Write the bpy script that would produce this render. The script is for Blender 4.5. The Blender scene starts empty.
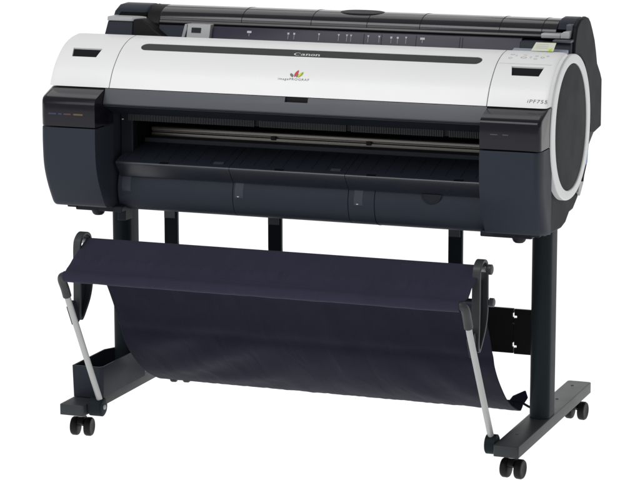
import bpy, bmesh, math, random
from mathutils import Vector, Matrix, noise
random.seed(7)
scene = bpy.context.scene
C = scene.collection

# ------------------------------------------------------------------ materials
def new_mat(name):
    m = bpy.data.materials.new(name); m.use_nodes = True
    nt = m.node_tree
    return m, nt, nt.nodes['Principled BSDF']

def plastic(name, col, rough=0.45, var=0.06, bump=0.04, scale=900.0, spec=0.5, metal=0.0, coat=0.0, alpha=None):
    """Moulded plastic: fine grain in the normal and a faint, broad tone variation."""
    m, nt, b = new_mat(name)
    tc = nt.nodes.new('ShaderNodeTexCoord')
    n1 = nt.nodes.new('ShaderNodeTexNoise'); n1.inputs['Scale'].default_value = 6.0; n1.inputs['Detail'].default_value = 3.0
    nt.links.new(tc.outputs['Object'], n1.inputs['Vector'])
    mix = nt.nodes.new('ShaderNodeMixRGB'); mix.blend_type = 'MIX'
    mix.inputs['Color1'].default_value = (*[c*(1-var) for c in col], 1)
    mix.inputs['Color2'].default_value = (*[c*(1+var) for c in col], 1)
    nt.links.new(n1.outputs['Fac'], mix.inputs['Fac'])
    nt.links.new(mix.outputs['Color'], b.inputs['Base Color'])
    n3 = nt.nodes.new('ShaderNodeTexNoise'); n3.inputs['Scale'].default_value = 14.0; n3.inputs['Detail'].default_value = 6.0
    nt.links.new(tc.outputs['Object'], n3.inputs['Vector'])
    mr = nt.nodes.new('ShaderNodeMapRange'); mr.inputs['From Min'].default_value = 0.3; mr.inputs['From Max'].default_value = 0.7
    mr.inputs['To Min'].default_value = rough*0.94; mr.inputs['To Max'].default_value = rough*1.06
    nt.links.new(n3.outputs['Fac'], mr.inputs['Value'])
    nt.links.new(mr.outputs['Result'], b.inputs['Roughness'])
    b.inputs['Metallic'].default_value = metal
    b.inputs['Specular IOR Level'].default_value = spec
    b.inputs['Coat Weight'].default_value = coat
    b.inputs['Coat Roughness'].default_value = 0.08
    if bump:
        n2 = nt.nodes.new('ShaderNodeTexNoise'); n2.inputs['Scale'].default_value = scale; n2.inputs['Detail'].default_value = 2.0
        nt.links.new(tc.outputs['Object'], n2.inputs['Vector'])
        bp = nt.nodes.new('ShaderNodeBump'); bp.inputs['Strength'].default_value = bump; bp.inputs['Distance'].default_value = 0.001
        nt.links.new(n2.outputs['Fac'], bp.inputs['Height'])
        nt.links.new(bp.outputs['Normal'], b.inputs['Normal'])
    return m

def fabric(name, col):
    m, nt, b = new_mat(name)
    tc = nt.nodes.new('ShaderNodeTexCoord')
    n1 = nt.nodes.new('ShaderNodeTexNoise'); n1.inputs['Scale'].default_value = 9.0; n1.inputs['Detail'].default_value = 5.0
    nt.links.new(tc.outputs['Object'], n1.inputs['Vector'])
    mix = nt.nodes.new('ShaderNodeMixRGB')
    mix.inputs['Color1'].default_value = (*[c*0.85 for c in col], 1)
    mix.inputs['Color2'].default_value = (*[c*1.15 for c in col], 1)
    nt.links.new(n1.outputs['Fac'], mix.inputs['Fac'])
    nt.links.new(mix.outputs['Color'], b.inputs['Base Color'])
    b.inputs['Roughness'].default_value = 0.85
    b.inputs['Specular IOR Level'].default_value = 0.15
    b.inputs['Sheen Weight'].default_value = 0.04
    b.inputs['Sheen Roughness'].default_value = 0.5
    wv = nt.nodes.new('ShaderNodeTexChecker'); wv.inputs['Scale'].default_value = 700.0
    nt.links.new(tc.outputs['Object'], wv.inputs['Vector'])
    bp = nt.nodes.new('ShaderNodeBump'); bp.inputs['Strength'].default_value = 0.08; bp.inputs['Distance'].default_value = 0.0006
    nt.links.new(wv.outputs['Fac'], bp.inputs['Height'])
    mp = nt.nodes.new('ShaderNodeMapping'); mp.inputs['Scale'].default_value = (15, 6, 6); mp.inputs['Rotation'].default_value = (0, 0.35, 0)
    nt.links.new(tc.outputs['Object'], mp.inputs['Vector'])
    nc = nt.nodes.new('ShaderNodeTexNoise'); nc.inputs['Scale'].default_value = 1.0; nc.inputs['Detail'].default_value = 2.0; nc.inputs['Distortion'].default_value = 0.6
    nt.links.new(mp.outputs['Vector'], nc.inputs['Vector'])
    bc = nt.nodes.new('ShaderNodeBump'); bc.inputs['Strength'].default_value = 0.5; bc.inputs['Distance'].default_value = 0.012
    nt.links.new(nc.outputs['Fac'], bc.inputs['Height']); nt.links.new(bc.outputs['Normal'], bp.inputs['Normal'])
    nt.links.new(bp.outputs['Normal'], b.inputs['Normal'])
    return m

M = {}
M['white'] = plastic('white_shell', (0.80, 0.803, 0.803), rough=0.42, var=0.012, bump=0.02)
M['ring'] = plastic('pale_ring', (0.76, 0.77, 0.77), rough=0.42, var=0.012, bump=0.02)
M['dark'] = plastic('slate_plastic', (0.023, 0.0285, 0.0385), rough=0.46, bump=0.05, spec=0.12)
M['panel'] = plastic('slate_panel', (0.0265, 0.0325, 0.0445), rough=0.5, bump=0.05, spec=0.12)
M['deep'] = plastic('deep_slate', (0.009, 0.012, 0.018), rough=0.5, bump=0.05, spec=0.2)
M['black'] = plastic('black_plastic', (0.006, 0.006, 0.007), rough=0.55, bump=0.04, spec=0.2)
M['void'] = plastic('recess_shade', (0.002, 0.002, 0.0025), rough=0.8, bump=0.0, spec=0.1)  # near-black colour standing in for the shade inside hollows and gaps
M['smoke'] = plastic('smoked_window', (0.009, 0.009, 0.014), rough=0.13, var=0.25, bump=0.0, spec=0.28)
M['roll'] = plastic('smoked_roll_cover', (0.011, 0.0105, 0.015), rough=0.11, var=0.4, bump=0.0, spec=0.5)
M['lip'] = plastic('cover_lip_lit', (0.105, 0.10, 0.105), rough=0.35, var=0.05, bump=0.0)  # paler than the cover: light on the lip put into the colour
M['purple'] = plastic('tinted_feed_panel', (0.036, 0.032, 0.052), rough=0.3, var=0.1, bump=0.0, spec=0.25)
M['groove'] = plastic('groove_grey', (0.026, 0.028, 0.028), rough=0.45, bump=0.03, spec=0.25)
M['steel'] = plastic('rail_metal', (0.19, 0.182, 0.168), rough=0.36, metal=0.75, bump=0.0)
M['silver'] = plastic('silver_tube', (0.42, 0.43, 0.425), rough=0.42, metal=0.2, bump=0.01)
M['midgrey'] = plastic('mid_grey_plastic', (0.050, 0.057, 0.069), rough=0.4, bump=0.04)
M['grey'] = plastic('light_grey_plastic', (0.40, 0.40, 0.41), rough=0.4, bump=0.02)
M['bracket'] = plastic('grey_bracket', (0.36, 0.37, 0.38), rough=0.4, bump=0.02)
M['latch'] = plastic('latch_slate', (0.044, 0.051, 0.064), rough=0.42, bump=0.05, spec=0.2)
M['foot'] = plastic('painted_steel', (0.034, 0.039, 0.042), rough=0.42, bump=0.06, scale=1500, spec=0.3)
M['leg'] = plastic('painted_leg', (0.014, 0.0195, 0.0235), rough=0.42, bump=0.06, scale=1500, spec=0.05)
M['rubber'] = plastic('caster_rubber', (0.0075, 0.0075, 0.0085), rough=0.5, bump=0.05, spec=0.2)
M['side'] = plastic('shaded_side_slate', (0.0125, 0.014, 0.0165), rough=0.5, bump=0.05, spec=0.05)  # darker slate, the shade of the right-hand side put into the colour
M['comb'] = plastic('comb_grey', (0.035, 0.037, 0.042), rough=0.5, bump=0.0, spec=0.3)
M['tray'] = plastic('tray_plastic', (0.016, 0.0205, 0.029), rough=0.29, bump=0.05, spec=0.6)
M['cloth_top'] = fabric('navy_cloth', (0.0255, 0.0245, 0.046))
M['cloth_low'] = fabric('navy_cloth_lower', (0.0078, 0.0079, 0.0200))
M['printw'] = plastic('white_print', (0.62, 0.62, 0.65), rough=0.5, var=0.0, bump=0.0)
M['printg'] = plastic('grey_print', (0.16, 0.16, 0.17), rough=0.5, var=0.0, bump=0.0)
M['printl'] = plastic('faint_print', (0.50, 0.51, 0.53), rough=0.5, var=0.0, bump=0.0)
M['red'] = plastic('red_print', (0.55, 0.05, 0.06), rough=0.5, var=0, bump=0)
M['green'] = plastic('green_print', (0.22, 0.45, 0.03), rough=0.5, var=0, bump=0)
M['yellow'] = plastic('yellow_print', (0.80, 0.62, 0.04), rough=0.5, var=0, bump=0)
M['ink_blue'] = plastic('ink_blue', (0.018, 0.028, 0.085), rough=0.4, var=0, bump=0)
M['ink_mag'] = plastic('ink_magenta', (0.08, 0.02, 0.036), rough=0.4, var=0, bump=0)
M['ink_yel'] = plastic('ink_yellow', (0.11, 0.075, 0.022), rough=0.4, var=0, bump=0)
M['sticker'] = plastic('pale_sticker', (0.66, 0.68, 0.56), rough=0.5, var=0.03, bump=0)
M['lime'] = plastic('lime_print', (0.55, 0.75, 0.05), rough=0.5, var=0, bump=0)
M['blue'] = plastic('blue_tag', (0.10, 0.21, 0.55), rough=0.4, var=0.05, bump=0)
M['bluegrey'] = plastic('blue_grey_strip', (0.30, 0.34, 0.41), rough=0.4, var=0.05, bump=0)

# ------------------------------------------------------------------ helpers
def new_bm(): return bmesh.new()

def add_prism(bm, poly, x0, x1):
    a = [bm.verts.new((x0, y, z)) for y, z in poly]
    b = [bm.verts.new((x1, y, z)) for y, z in poly]
    n = len(poly)
    fs = [bm.faces.new(a), bm.faces.new(b[::-1])]
    for i in range(n):
        fs.append(bm.faces.new((a[i], b[i], b[(i+1) % n], a[(i+1) % n])))
    return fs

def prism(poly, x0, x1):
    bm = new_bm(); add_prism(bm, poly, x0, x1); return bm

def add_loft(bm, rings, cap=True):
    vs = [[bm.verts.new(p) for p in r] for r in rings]
    n = len(vs[0])
    for k in range(len(vs)-1):
        for i in range(n):
            bm.faces.new((vs[k][i], vs[k+1][i], vs[k+1][(i+1) % n], vs[k][(i+1) % n]))
    if cap:
        bm.faces.new(vs[0]); bm.faces.new(vs[-1][::-1])

def add_box(bm, x0, x1, y0, y1, z0, z1):
    add_prism(bm, [(y0, z0), (y1, z0), (y1, z1), (y0, z1)], x0, x1)

def box(*a):
    bm = new_bm(); add_box(bm, *a); return bm

def add_tube(bm, pts, r, n=20, cap=True):
    pts = [Vector(p) for p in pts]
    rs = r if isinstance(r, (list, tuple)) else [r]*len(pts)
    rings = []
    t0 = (pts[1]-pts[0]).normalized()
    up = Vector((0, 0, 1)) if abs(t0.z) < 0.9 else Vector((0, 1, 0))
    nrm = t0.cross(up).normalized()
    for i, p in enumerate(pts):
        if i == 0: t = pts[1]-pts[0]
        elif i == len(pts)-1: t = pts[-1]-pts[-2]
        else: t = (pts[i+1]-p).normalized()+(p-pts[i-1]).normalized()
        t.normalize()
        nrm = (nrm - t*nrm.dot(t)).normalized()
        bn = t.cross(nrm)
        rings.append([p+(nrm*math.cos(2*math.pi*k/n)+bn*math.sin(2*math.pi*k/n))*rs[i] for k in range(n)])
    add_loft(bm, rings, cap)

def tube(pts, r, n=20):
    bm = new_bm(); add_tube(bm, pts, r, n); return bm

def add_lathe_x(bm, prof, cx, cy, cz, n=32):
    """prof: list of (dx, radius) turned about an axis along X."""
    rings = []
    for dx, r in prof:
        rings.append([(cx+dx, cy+r*math.cos(2*math.pi*k/n), cz+r*math.sin(2*math.pi*k/n)) for k in range(n)])
    add_loft(bm, rings)

def add_lathe_z(bm, prof, cx, cy, n=28):
    rings = []
    for z, r in prof:
        rings.append([(cx+r*math.cos(2*math.pi*k/n), cy+r*math.sin(2*math.pi*k/n), z) for k in range(n)])
    add_loft(bm, rings)

def spline(pts, per=8, closed=False):
    pts = [Vector((*p, 0)) if len(p) == 2 else Vector(p) for p in pts]
    n = len(pts); out = []
    rng = n if closed else n-1
    for i in range(rng):
        if closed: p0, p1, p2, p3 = pts[i-1], pts[i], pts[(i+1) % n], pts[(i+2) % n]
        else:
            p1, p2 = pts[i], pts[i+1]
            p0 = pts[i-1] if i > 0 else p1*2-p2
            p3 = pts[i+2] if i+2 < n else p2*2-p1
        for k in range(per):
            t = k/per
            out.append(0.5*((2*p1)+(p2-p0)*t+(2*p0-5*p1+4*p2-p3)*t*t+(3*p1-p0-3*p2+p3)*t**3))
    if not closed: out.append(pts[-1])
    return out

def spline2(pts, per=8, closed=False):
    return [(v.x, v.y) for v in spline(pts, per, closed)]

ROOT_BASE = Vector((0, 0.29, 0))
root = bpy.data.objects.new('large_format_printer', None); C.objects.link(root)
root.location = ROOT_BASE
root['label'] = 'wide white and slate grey large format printer on a wheeled stand with dark cloth basket'
root['category'] = 'printer'

def finish(bm, angle=35, flip=False):
    bmesh.ops.recalc_face_normals(bm, faces=bm.faces[:])
    for f in bm.faces: f.smooth = True

def part(name, bm, mat, parent=None, bevel=0.0, seg=3, angle=35, label=None):
    finish(bm)
    me = bpy.data.meshes.new(name); bm.to_mesh(me); bm.free()
    me.materials.append(mat)
    me.set_sharp_from_angle(angle=math.radians(angle))
    o = bpy.data.objects.new(name, me); C.objects.link(o)
    p = parent if parent is not None else root
    o.parent = p
    if p is root: o.matrix_parent_inverse = Matrix.Translation(-ROOT_BASE)
    if bevel:
        b = o.modifiers.new('edge', 'BEVEL'); b.width = bevel; b.segments = seg
        b.limit_method = 'ANGLE'; b.angle_limit = math.radians(32); b.harden_normals = False
        me.set_sharp_from_angle(angle=math.radians(60))
    if label: o['label'] = label
    return o

def cut(o, *bms):
    """Carve recesses into o (applied at once; no cutter is left in the scene)."""
    for bm in bms:
        bmesh.ops.recalc_face_normals(bm, faces=bm.faces[:])
        me = bpy.data.meshes.new('cut'); bm.to_mesh(me); bm.free()
        c = bpy.data.objects.new('cut', me); C.objects.link(c)
        md = o.modifiers.new('cut', 'BOOLEAN'); md.operation = 'DIFFERENCE'; md.solver = 'EXACT'; md.object = c
        dg = bpy.context.evaluated_depsgraph_get()
        ev = o.evaluated_get(dg)
        nm = bpy.data.meshes.new_from_object(ev)
        o.modifiers.remove(md)
        old = o.data; o.data = nm; nm.name = old.name
        bpy.data.objects.remove(c)
    for p in o.data.polygons: p.use_smooth = True
    o.data.set_sharp_from_angle(angle=math.radians(30))

# ------------------------------------------------------------------ floor
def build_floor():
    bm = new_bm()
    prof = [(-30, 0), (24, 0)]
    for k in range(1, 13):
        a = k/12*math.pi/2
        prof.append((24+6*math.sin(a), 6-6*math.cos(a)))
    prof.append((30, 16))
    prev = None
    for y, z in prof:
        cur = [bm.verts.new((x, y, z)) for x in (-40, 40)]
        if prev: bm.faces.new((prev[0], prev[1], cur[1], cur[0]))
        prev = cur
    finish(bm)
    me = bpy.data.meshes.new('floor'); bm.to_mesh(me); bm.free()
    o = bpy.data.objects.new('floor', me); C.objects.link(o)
    m, nt, b = new_mat('glowing_white_sweep')
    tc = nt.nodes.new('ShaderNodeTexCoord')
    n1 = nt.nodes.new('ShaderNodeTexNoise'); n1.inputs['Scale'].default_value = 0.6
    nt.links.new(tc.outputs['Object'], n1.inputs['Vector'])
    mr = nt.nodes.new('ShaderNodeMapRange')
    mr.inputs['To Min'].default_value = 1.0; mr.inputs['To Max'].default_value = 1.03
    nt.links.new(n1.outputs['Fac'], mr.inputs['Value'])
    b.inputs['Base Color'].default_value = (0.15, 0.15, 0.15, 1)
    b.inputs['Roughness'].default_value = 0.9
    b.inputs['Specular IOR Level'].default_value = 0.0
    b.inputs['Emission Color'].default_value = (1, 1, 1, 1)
    nt.links.new(mr.outputs['Result'], b.inputs['Emission Strength'])  # floor glows by itself, so it stays white and shadowless
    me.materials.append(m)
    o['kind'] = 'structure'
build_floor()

# ------------------------------------------------------------------ white upper shell
COVER = spline2([(-0.003, 0.910), (0.008, 0.931), (0.022, 0.953), (0.045, 0.977), (0.072, 0.998), (0.10, 1.012), (0.13, 1.021), (0.165, 1.026)], 8)
_len = [0.0]
for i in range(1, len(COVER)):
    _len.append(_len[-1]+math.dist(COVER[i], COVER[i-1]))
def surf(x, s, off=0.0):
    """point on the curved white shell: s metres up from its lower edge, off metres proud of it"""
    i = 1
    while i < len(_len)-1 and _len[i] < s: i += 1
    t = (s-_len[i-1])/(_len[i]-_len[i-1])
    a, b = COVER[i-1], COVER[i]
    y = a[0]+(b[0]-a[0])*t; z = a[1]+(b[1]-a[1])*t
    # smooth normal
    j0, j1 = max(0, i-2), min(len(COVER)-1, i+1)
    ty, tz = COVER[j1][0]-COVER[j0][0], COVER[j1][1]-COVER[j0][1]
    l = math.hypot(ty, tz)
    return Vector((x, y-tz/l*off, z+ty/l*off))
def s_of_z(z):
    for i in range(1, len(COVER)):
        if COVER[i][1] >= z:
            t = (z-COVER[i-1][1])/(COVER[i][1]-COVER[i-1][1]); return _len[i-1]+t*(_len[i]-_len[i-1])
    return _len[-1]

SHELL = COVER + [(0.178, 1.024), (0.185, 1.012), (0.185, 0.910)]

def surf_plug(outline, d0, d1):
    """solid between offsets d0 and d1 of the shell, with the (x, s) outline"""
    bm = new_bm()
    a = [bm.verts.new(surf(x, s, d0)) for x, s in outline]
    b = [bm.verts.new(surf(x, s, d1)) for x, s in outline]
    n = len(outline)
    bm.faces.new(a); bm.faces.new(b[::-1])
    for i in range(n): bm.faces.new((a[i], b[i], b[(i+1) % n], a[(i+1) % n]))
    return bm

def slot(x0, x1, s0, s1, n=10):
    r = (s1-s0)/2; sc = (s0+s1)/2; out = []
    for k in range(n+1):
        a = -math.pi/2+math.pi*k/n
        out.append((x1-r+r*math.cos(a), sc+r*math.sin(a)))
    for k in range(n+1):
        a = math.pi/2+math.pi*k/n
        out.append((x0+r+r*math.cos(a), sc+r*math.sin(a)))
    return out

XL, XR = -0.4865, 0.5015
cover = part('top_cover', prism(SHELL, XL+0.0012, XR-0.0012), M['white'], bevel=0)
G0, G1 = s_of_z(0.9995), s_of_z(1.0135)
cut(cover, surf_plug(slot(-0.437, 0.462, G0, G1), 0.02, -0.0026))
bv = cover.modifiers.new('edge', 'BEVEL'); bv.width = 0.0014; bv.segments = 2; bv.limit_method = 'ANGLE'; bv.angle_limit = math.radians(40)

def surf_sheet(name, x0, x1, s0, s1, off, mat, parent, nx=2, ns=8, thick=0.0015, outline=None):
    bm = new_bm()
    rows = []
    for layer in (off, off-thick):
        rows.append([[bm.verts.new(surf(x0+(x1-x0)*i/nx, s0+(s1-s0)*j/ns, layer)) for j in range(ns+1)] for i in range(nx+1)])
    for L in rows:
        for i in range(nx):
            for j in range(ns):
                bm.faces.new((L[i][j], L[i+1][j], L[i+1][j+1], L[i][j+1]))
    A, B = rows
    for i in range(nx):
        bm.faces.new((A[i][0], A[i+1][0], B[i+1][0], B[i][0])); bm.faces.new((A[i][ns], A[i+1][ns], B[i+1][ns], B[i][ns]))
    for j in range(ns):
        bm.faces.new((A[0][j], A[0][j+1], B[0][j+1], B[0][j])); bm.faces.new((A[nx][j], A[nx][j+1], B[nx][j+1], B[nx][j]))
    return part(name, bm, mat, parent)

# dark inlay lying in the groove
strip = part('name_strip', surf_plug(slot(-0.4365, 0.4615, G0+0.0005, G1-0.0005), -0.0010, -0.0025), M['groove'], cover)

# lettering built as outlines and laid on the shell
def lay_polys(name, polys, x0, s0, mat, parent, off=0.0005, thick=0.0006):
    bm = new_bm()
    for poly in polys:
        a = [bm.verts.new(surf(x0+u, s0+v, off)) for u, v in poly]
        b = [bm.verts.new(surf(x0+u, s0+v, off-thick)) for u, v in poly]
        n = len(poly)
        bm.faces.new(a); bm.faces.new(b[::-1])
        for i in range(n): bm.faces.new((a[i], b[i], b[(i+1) % n], a[(i+1) % n]))
    return part(name, bm, mat, parent)

def arc_band(cx, cy, ro, ri, a0, a1, n=18, shift=(0, 0)):
    """quads of a crescent ring: ro, ri = (rx, ry) outer and inner"""
    q = []
    for k in range(n):
        t0 = math.radians(a0+(a1-a0)*k/n); t1 = math.radians(a0+(a1-a0)*(k+1)/n)
        o0 = (cx+ro[0]*math.cos(t0), cy+ro[1]*math.sin(t0)); o1 = (cx+ro[0]*math.cos(t1), cy+ro[1]*math.sin(t1))
        i0 = (cx+shift[0]+ri[0]*math.cos(t0), cy+shift[1]+ri[1]*math.sin(t0)); i1 = (cx+shift[0]+ri[0]*math.cos(t1), cy+shift[1]+ri[1]*math.sin(t1))
        q.append([o0, o1, i1, i0])
    return q

def rect(u0, u1, v0, v1): return [(u0, v0), (u1, v0), (u1, v1), (u0, v1)]

def glyph_C(u, h):
    p = arc_band(u+0.62*h, 0.5*h, (0.62*h, 0.52*h), (0.44*h, 0.42*h), 48, 312, 26, (0.06*h, 0))
    p.append([(u+0.62*h, 1.02*h), (u+1.12*h, 0.86*h), (u+0.86*h, 0.60*h), (u+0.98*h, 0.82*h)])
    return p, 1.2*h
def glyph_a(u, h):
    x = 0.72*h
    p = arc_band(u+0.30*h, 0.24*h, (0.30*h, 0.25*h), (0.14*h, 0.15*h), 0, 360, 18)
    p.append(rect(u+0.48*h, u+0.68*h, 0, 0.52*h))
    p += arc_band(u+0.36*h, 0.48*h, (0.32*h, 0.24*h), (0.15*h, 0.14*h), 0, 150, 10)
    p.append([(u+0.48*h, 0), (u+0.80*h, 0), (u+0.80*h, 0.07*h), (u+0.66*h, 0.10*h)])
    return p, 0.84*h
def glyph_n(u, h):
    p = [rect(u+0.08*h, u+0.28*h, 0, 0.70*h), [(u-0.02*h, 0.70*h), (u-0.02*h, 0.62*h), (u+0.1*h, 0.58*h), (u+0.28*h, 0.72*h)]]
    p += arc_band(u+0.46*h, 0.44*h, (0.30*h, 0.28*h), (0.12*h, 0.17*h), 0, 170, 10)
    p += [rect(u+0.56*h, u+0.76*h, 0, 0.45*h), rect(u, u+0.36*h, 0, 0.07*h), rect(u+0.48*h, u+0.84*h, 0, 0.07*h)]
    return p, 0.88*h
def glyph_o(u, h):
    return arc_band(u+0.36*h, 0.36*h, (0.36*h, 0.37*h), (0.16*h, 0.26*h), 0, 360, 22), 0.78*h
def brand_word(h):
    polys = []; u = 0
    for g in (glyph_C, glyph_a, glyph_n, glyph_o, glyph_n):
        p, w = g(u, h); polys += p; u += w
    return polys, u
bw, bwid = brand_word(0.0125)
k = 0.070/bwid
lay_polys('brand_lettering', [[(u*k, v*0.92) for u, v in p] for p in bw], -0.022, G0+0.0060, M['printw'], cover, off=-0.0005, thick=0.0004)

def text_polys(body, size, spacing=1.0, shear=0.0):
    cu = bpy.data.curves.new('t', 'FONT'); cu.body = body; cu.size = size; cu.space_character = spacing; cu.resolution_u = 3; cu.shear = shear
    o = bpy.data.objects.new('t', cu); C.objects.link(o)
    dg = bpy.context.evaluated_depsgraph_get()
    me = bpy.data.meshes.new_from_object(o.evaluated_get(dg))
    polys = [[(me.vertices[i].co.x, me.vertices[i].co.y) for i in p.vertices] for p in me.polygons]
    bpy.data.objects.remove(o); bpy.data.meshes.remove(me); bpy.data.curves.remove(cu)
    w = max(u for p in polys for u, v in p)
    return polys, w
def lay_flat(name, polys, fn, mat, parent):
    bm = new_bm()
    for p in polys:
        f = bm.faces.new([bm.verts.new(fn(u, v)) for u, v in p])
    bm.verts.index_update()
    finish(bm)
    return part(name, bm, mat, parent)

tp, tw = text_polys('imagePROGRAF', 0.0088, 1.18)
k = 0.082/tw
S_logo = s_of_z(0.9475)
lay_flat('series_lettering', [[(u*k, v) for u, v in p] for p in tp], lambda u, v: surf(-0.040+u, S_logo+v, 0.0006), M['printg'], cover)
# the little coloured leaf mark: black, red, dark, green-yellow petals
def petal(cx, cv, w, h, lean, n=8):
    pts = []
    for i in range(n+1):
        t = i/n; pts.append((cx+lean*t+w*math.sin(math.pi*t)**0.8*0.5, cv+h*t))
    for i in range(n-1, 0, -1):
        t = i/n; pts.append((cx+lean*t-w*math.sin(math.pi*t)**0.8*0.5, cv+h*t))
    return pts
S0 = S_logo+0.0085
for mat, args in (('printg', (-0.002, 0, 0.009, 0.012, -0.006)), ('red', (0.003, 0.0005, 0.0085, 0.022, 0.006)), ('printg', (0.0095, 0, 0.008, 0.011, 0.001)), ('green', (0.0135, 0, 0.009, 0.017, 0.009)), ('yellow', (0.0125, 0.001, 0.006, 0.014, 0.006))):
    off = {'yellow': 0.0011}.get(mat, 0.0007)
    lay_flat('leaf_mark', [petal(*args)], lambda u, v, off=off: surf(-0.001+u, S0+v, off), M[mat], cover)

def oval(cy, cz, ry, rz, n=96, p=2.1):
    out = []
    for k in range(n):
        a = 2*math.pi*k/n
        c, s = math.cos(a), math.sin(a)
        out.append((cy+ry*math.copysign(abs(c)**(2/p), c), cz+rz*math.copysign(abs(s)**(2/p), s)))
    return out
# ---- end shells of the white cover
def round_end(profile_fn_poly, xs, drops, centre):
    rings = []
    for x, d in zip(xs, drops):
        rings.append([(x, y+(centre[0]-y)*d, z+(centre[1]-z)*d) for y, z in profile_fn_poly])
    bm = new_bm(); add_loft(bm, rings); return bm

def handle_recess(x0, x1, taper):
    sa, sb = s_of_z(0.9795), s_of_z(0.9985)
    return [(x0+taper, sa), (x1-taper, sa), (x1, sb), (x0, sb)], sa, sb

xs = [-0.6535, -0.6525, -0.650, -0.646, -0.640, -0.630, XL-0.0012]
dr = [0.050, 0.030, 0.016, 0.008, 0.003, 0.0, 0.0]
left_shell = part('end_cover', round_end(SHELL, xs, dr, (0.12, 0.93)), M['white'])
o1, sa, sb = handle_recess(-0.619, -0.538, 0.007)
cut(left_shell, surf_plug(o1, 0.02, -0.016))
part('grip_recess', surf_plug([(a+(0.0006 if a < -0.58 else -0.0006), b) for a, b in o1], -0.0045, -0.0155), M['side'], left_shell)

xs = [XR+0.0012, 0.628, 0.636, 0.642, 0.646, 0.649, 0.6505]
dr = [0, 0, 0.002, 0.006, 0.014, 0.026, 0.045]
right_shell = part('end_cover', round_end(SHELL, xs, dr, (0.12, 0.93)), M['white'])
cut(right_shell, prism(oval(0.2085, 0.8385, 0.1845, 0.177), 0.600, 0.70))
o2, sa, sb = handle_recess(0.5405, 0.6215, 0.007)
cut(right_shell, surf_plug(o2, 0.02, -0.016))
part('grip_recess', surf_plug([(a+(0.0006 if a < 0.58 else -0.0006), b) for a, b in o2], -0.0045, -0.0155), M['side'], right_shell)
tp, tw = text_polys('iPF755', 0.0125, 1.15, 0.12)
k = 0.050/tw
S_m = s_of_z(0.9215)
lay_flat('model_lettering', [[(u*k, v) for u, v in p] for p in tp], lambda u, v: surf(0.5985+u, S_m+v, 0.0006), M['printg'], right_shell)
# operation panel: thin joint line, faint keys and legends
s_line = s_of_z(1.0035)
lay_flat('panel_joint', [rect(0.0, 0.130, 0, 0.0008)], lambda u, v: surf(0.506+u, s_line+v, 0.0004), M['printl'], right_shell)
sk = s_of_z(1.0115)
for (u, v, w, h) in ((0.522, 0.004, 0.010, 0.008), (0.522, 0.026, 0.012, 0.006), (0.537, 0.018, 0.004, 0.010), (0.551, 0.008, 0.016, 0.010), (0.5545, 0.026, 0.009, 0.005),
                     (0.574, 0.010, 0.004, 0.012), (0.585, 0.004, 0.009, 0.007), (0.585, 0.020, 0.008, 0.009), (0.600, 0.012, 0.010, 0.010), (0.6125, 0.022, 0.007, 0.008)):
    n = 10
    outl = [(w/2+w/2*math.cos(2*math.pi*i/n), h/2+h/2*math.sin(2*math.pi*i/n)) for i in range(n)]
    ring = []
    for i in range(n):
        a, b = outl[i], outl[(i+1) % n]
        f = 0.72
        ia = (w/2+(a[0]-w/2)*f, h/2+(a[1]-h/2)*f); ib = (w/2+(b[0]-w/2)*f, h/2+(b[1]-h/2)*f)
        ring.append([a, b, ib, ia])
    lay_flat('panel_key', ring, lambda a, b, u=u, v=v: surf(u+a, sk+v+b, 0.0005), M['printl'], right_shell)

# ------------------------------------------------------------------ round side frame at the right end
def ring_solid(outer, inner, x0, x1, r=0.004):
    """annulus between two matched loops, with rounded outer and inner rims on the x1 side"""
    n = len(outer); bm = new_bm(); rings = []
    co = (sum(p[0] for p in outer)/n, sum(p[1] for p in outer)/n)
    def grow(loop, d):
        return [(y+(y-co[0])/math.hypot(y-co[0], z-co[1])*d, z+(z-co[1])/math.hypot(y-co[0], z-co[1])*d) for y, z in loop]
    seq = [(outer, x0, 0)]
    for k in range(6):
        a = k/5*math.pi/2; seq.append((outer, x1-r+r*math.sin(a), -(r-r*math.cos(a))))
    for k in range(6):
        a = math.pi/2-k/5*math.pi/2; seq.append((inner, x1-r+r*math.sin(a), (r-r*math.cos(a))))
    seq.append((inner, x0, 0))
    for loop, x, d in seq: rings.append([(x, y, z) for y, z in grow(loop, d)])
    add_loft(bm, rings+[rings[0]], cap=False)
    bmesh.ops.remove_doubles(bm, verts=bm.verts[:], dist=1e-6)
    return bm
R_out = oval(0.2085, 0.8385, 0.186, 0.1785)
R_in = oval(0.212, 0.8385, 0.151, 0.1555)
ringo = part('side_ring', ring_solid(R_out, R_in, 0.600, 0.655, 0.0032), M['ring'])
bm = new_bm()
dome = []
for f, x in ((1.01, 0.640), (0.999, 0.6500), (0.990, 0.6518), (0.96, 0.6524), (0.7, 0.6532), (0.4, 0.6537), (0.05, 0.654)):
    dome.append([(x, 0.211+(y-0.211)*f, 0.840+(z-0.840)*f) for y, z in R_in])
add_loft(bm, dome)
part('side_disc', bm, M['side'], ringo)

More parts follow.
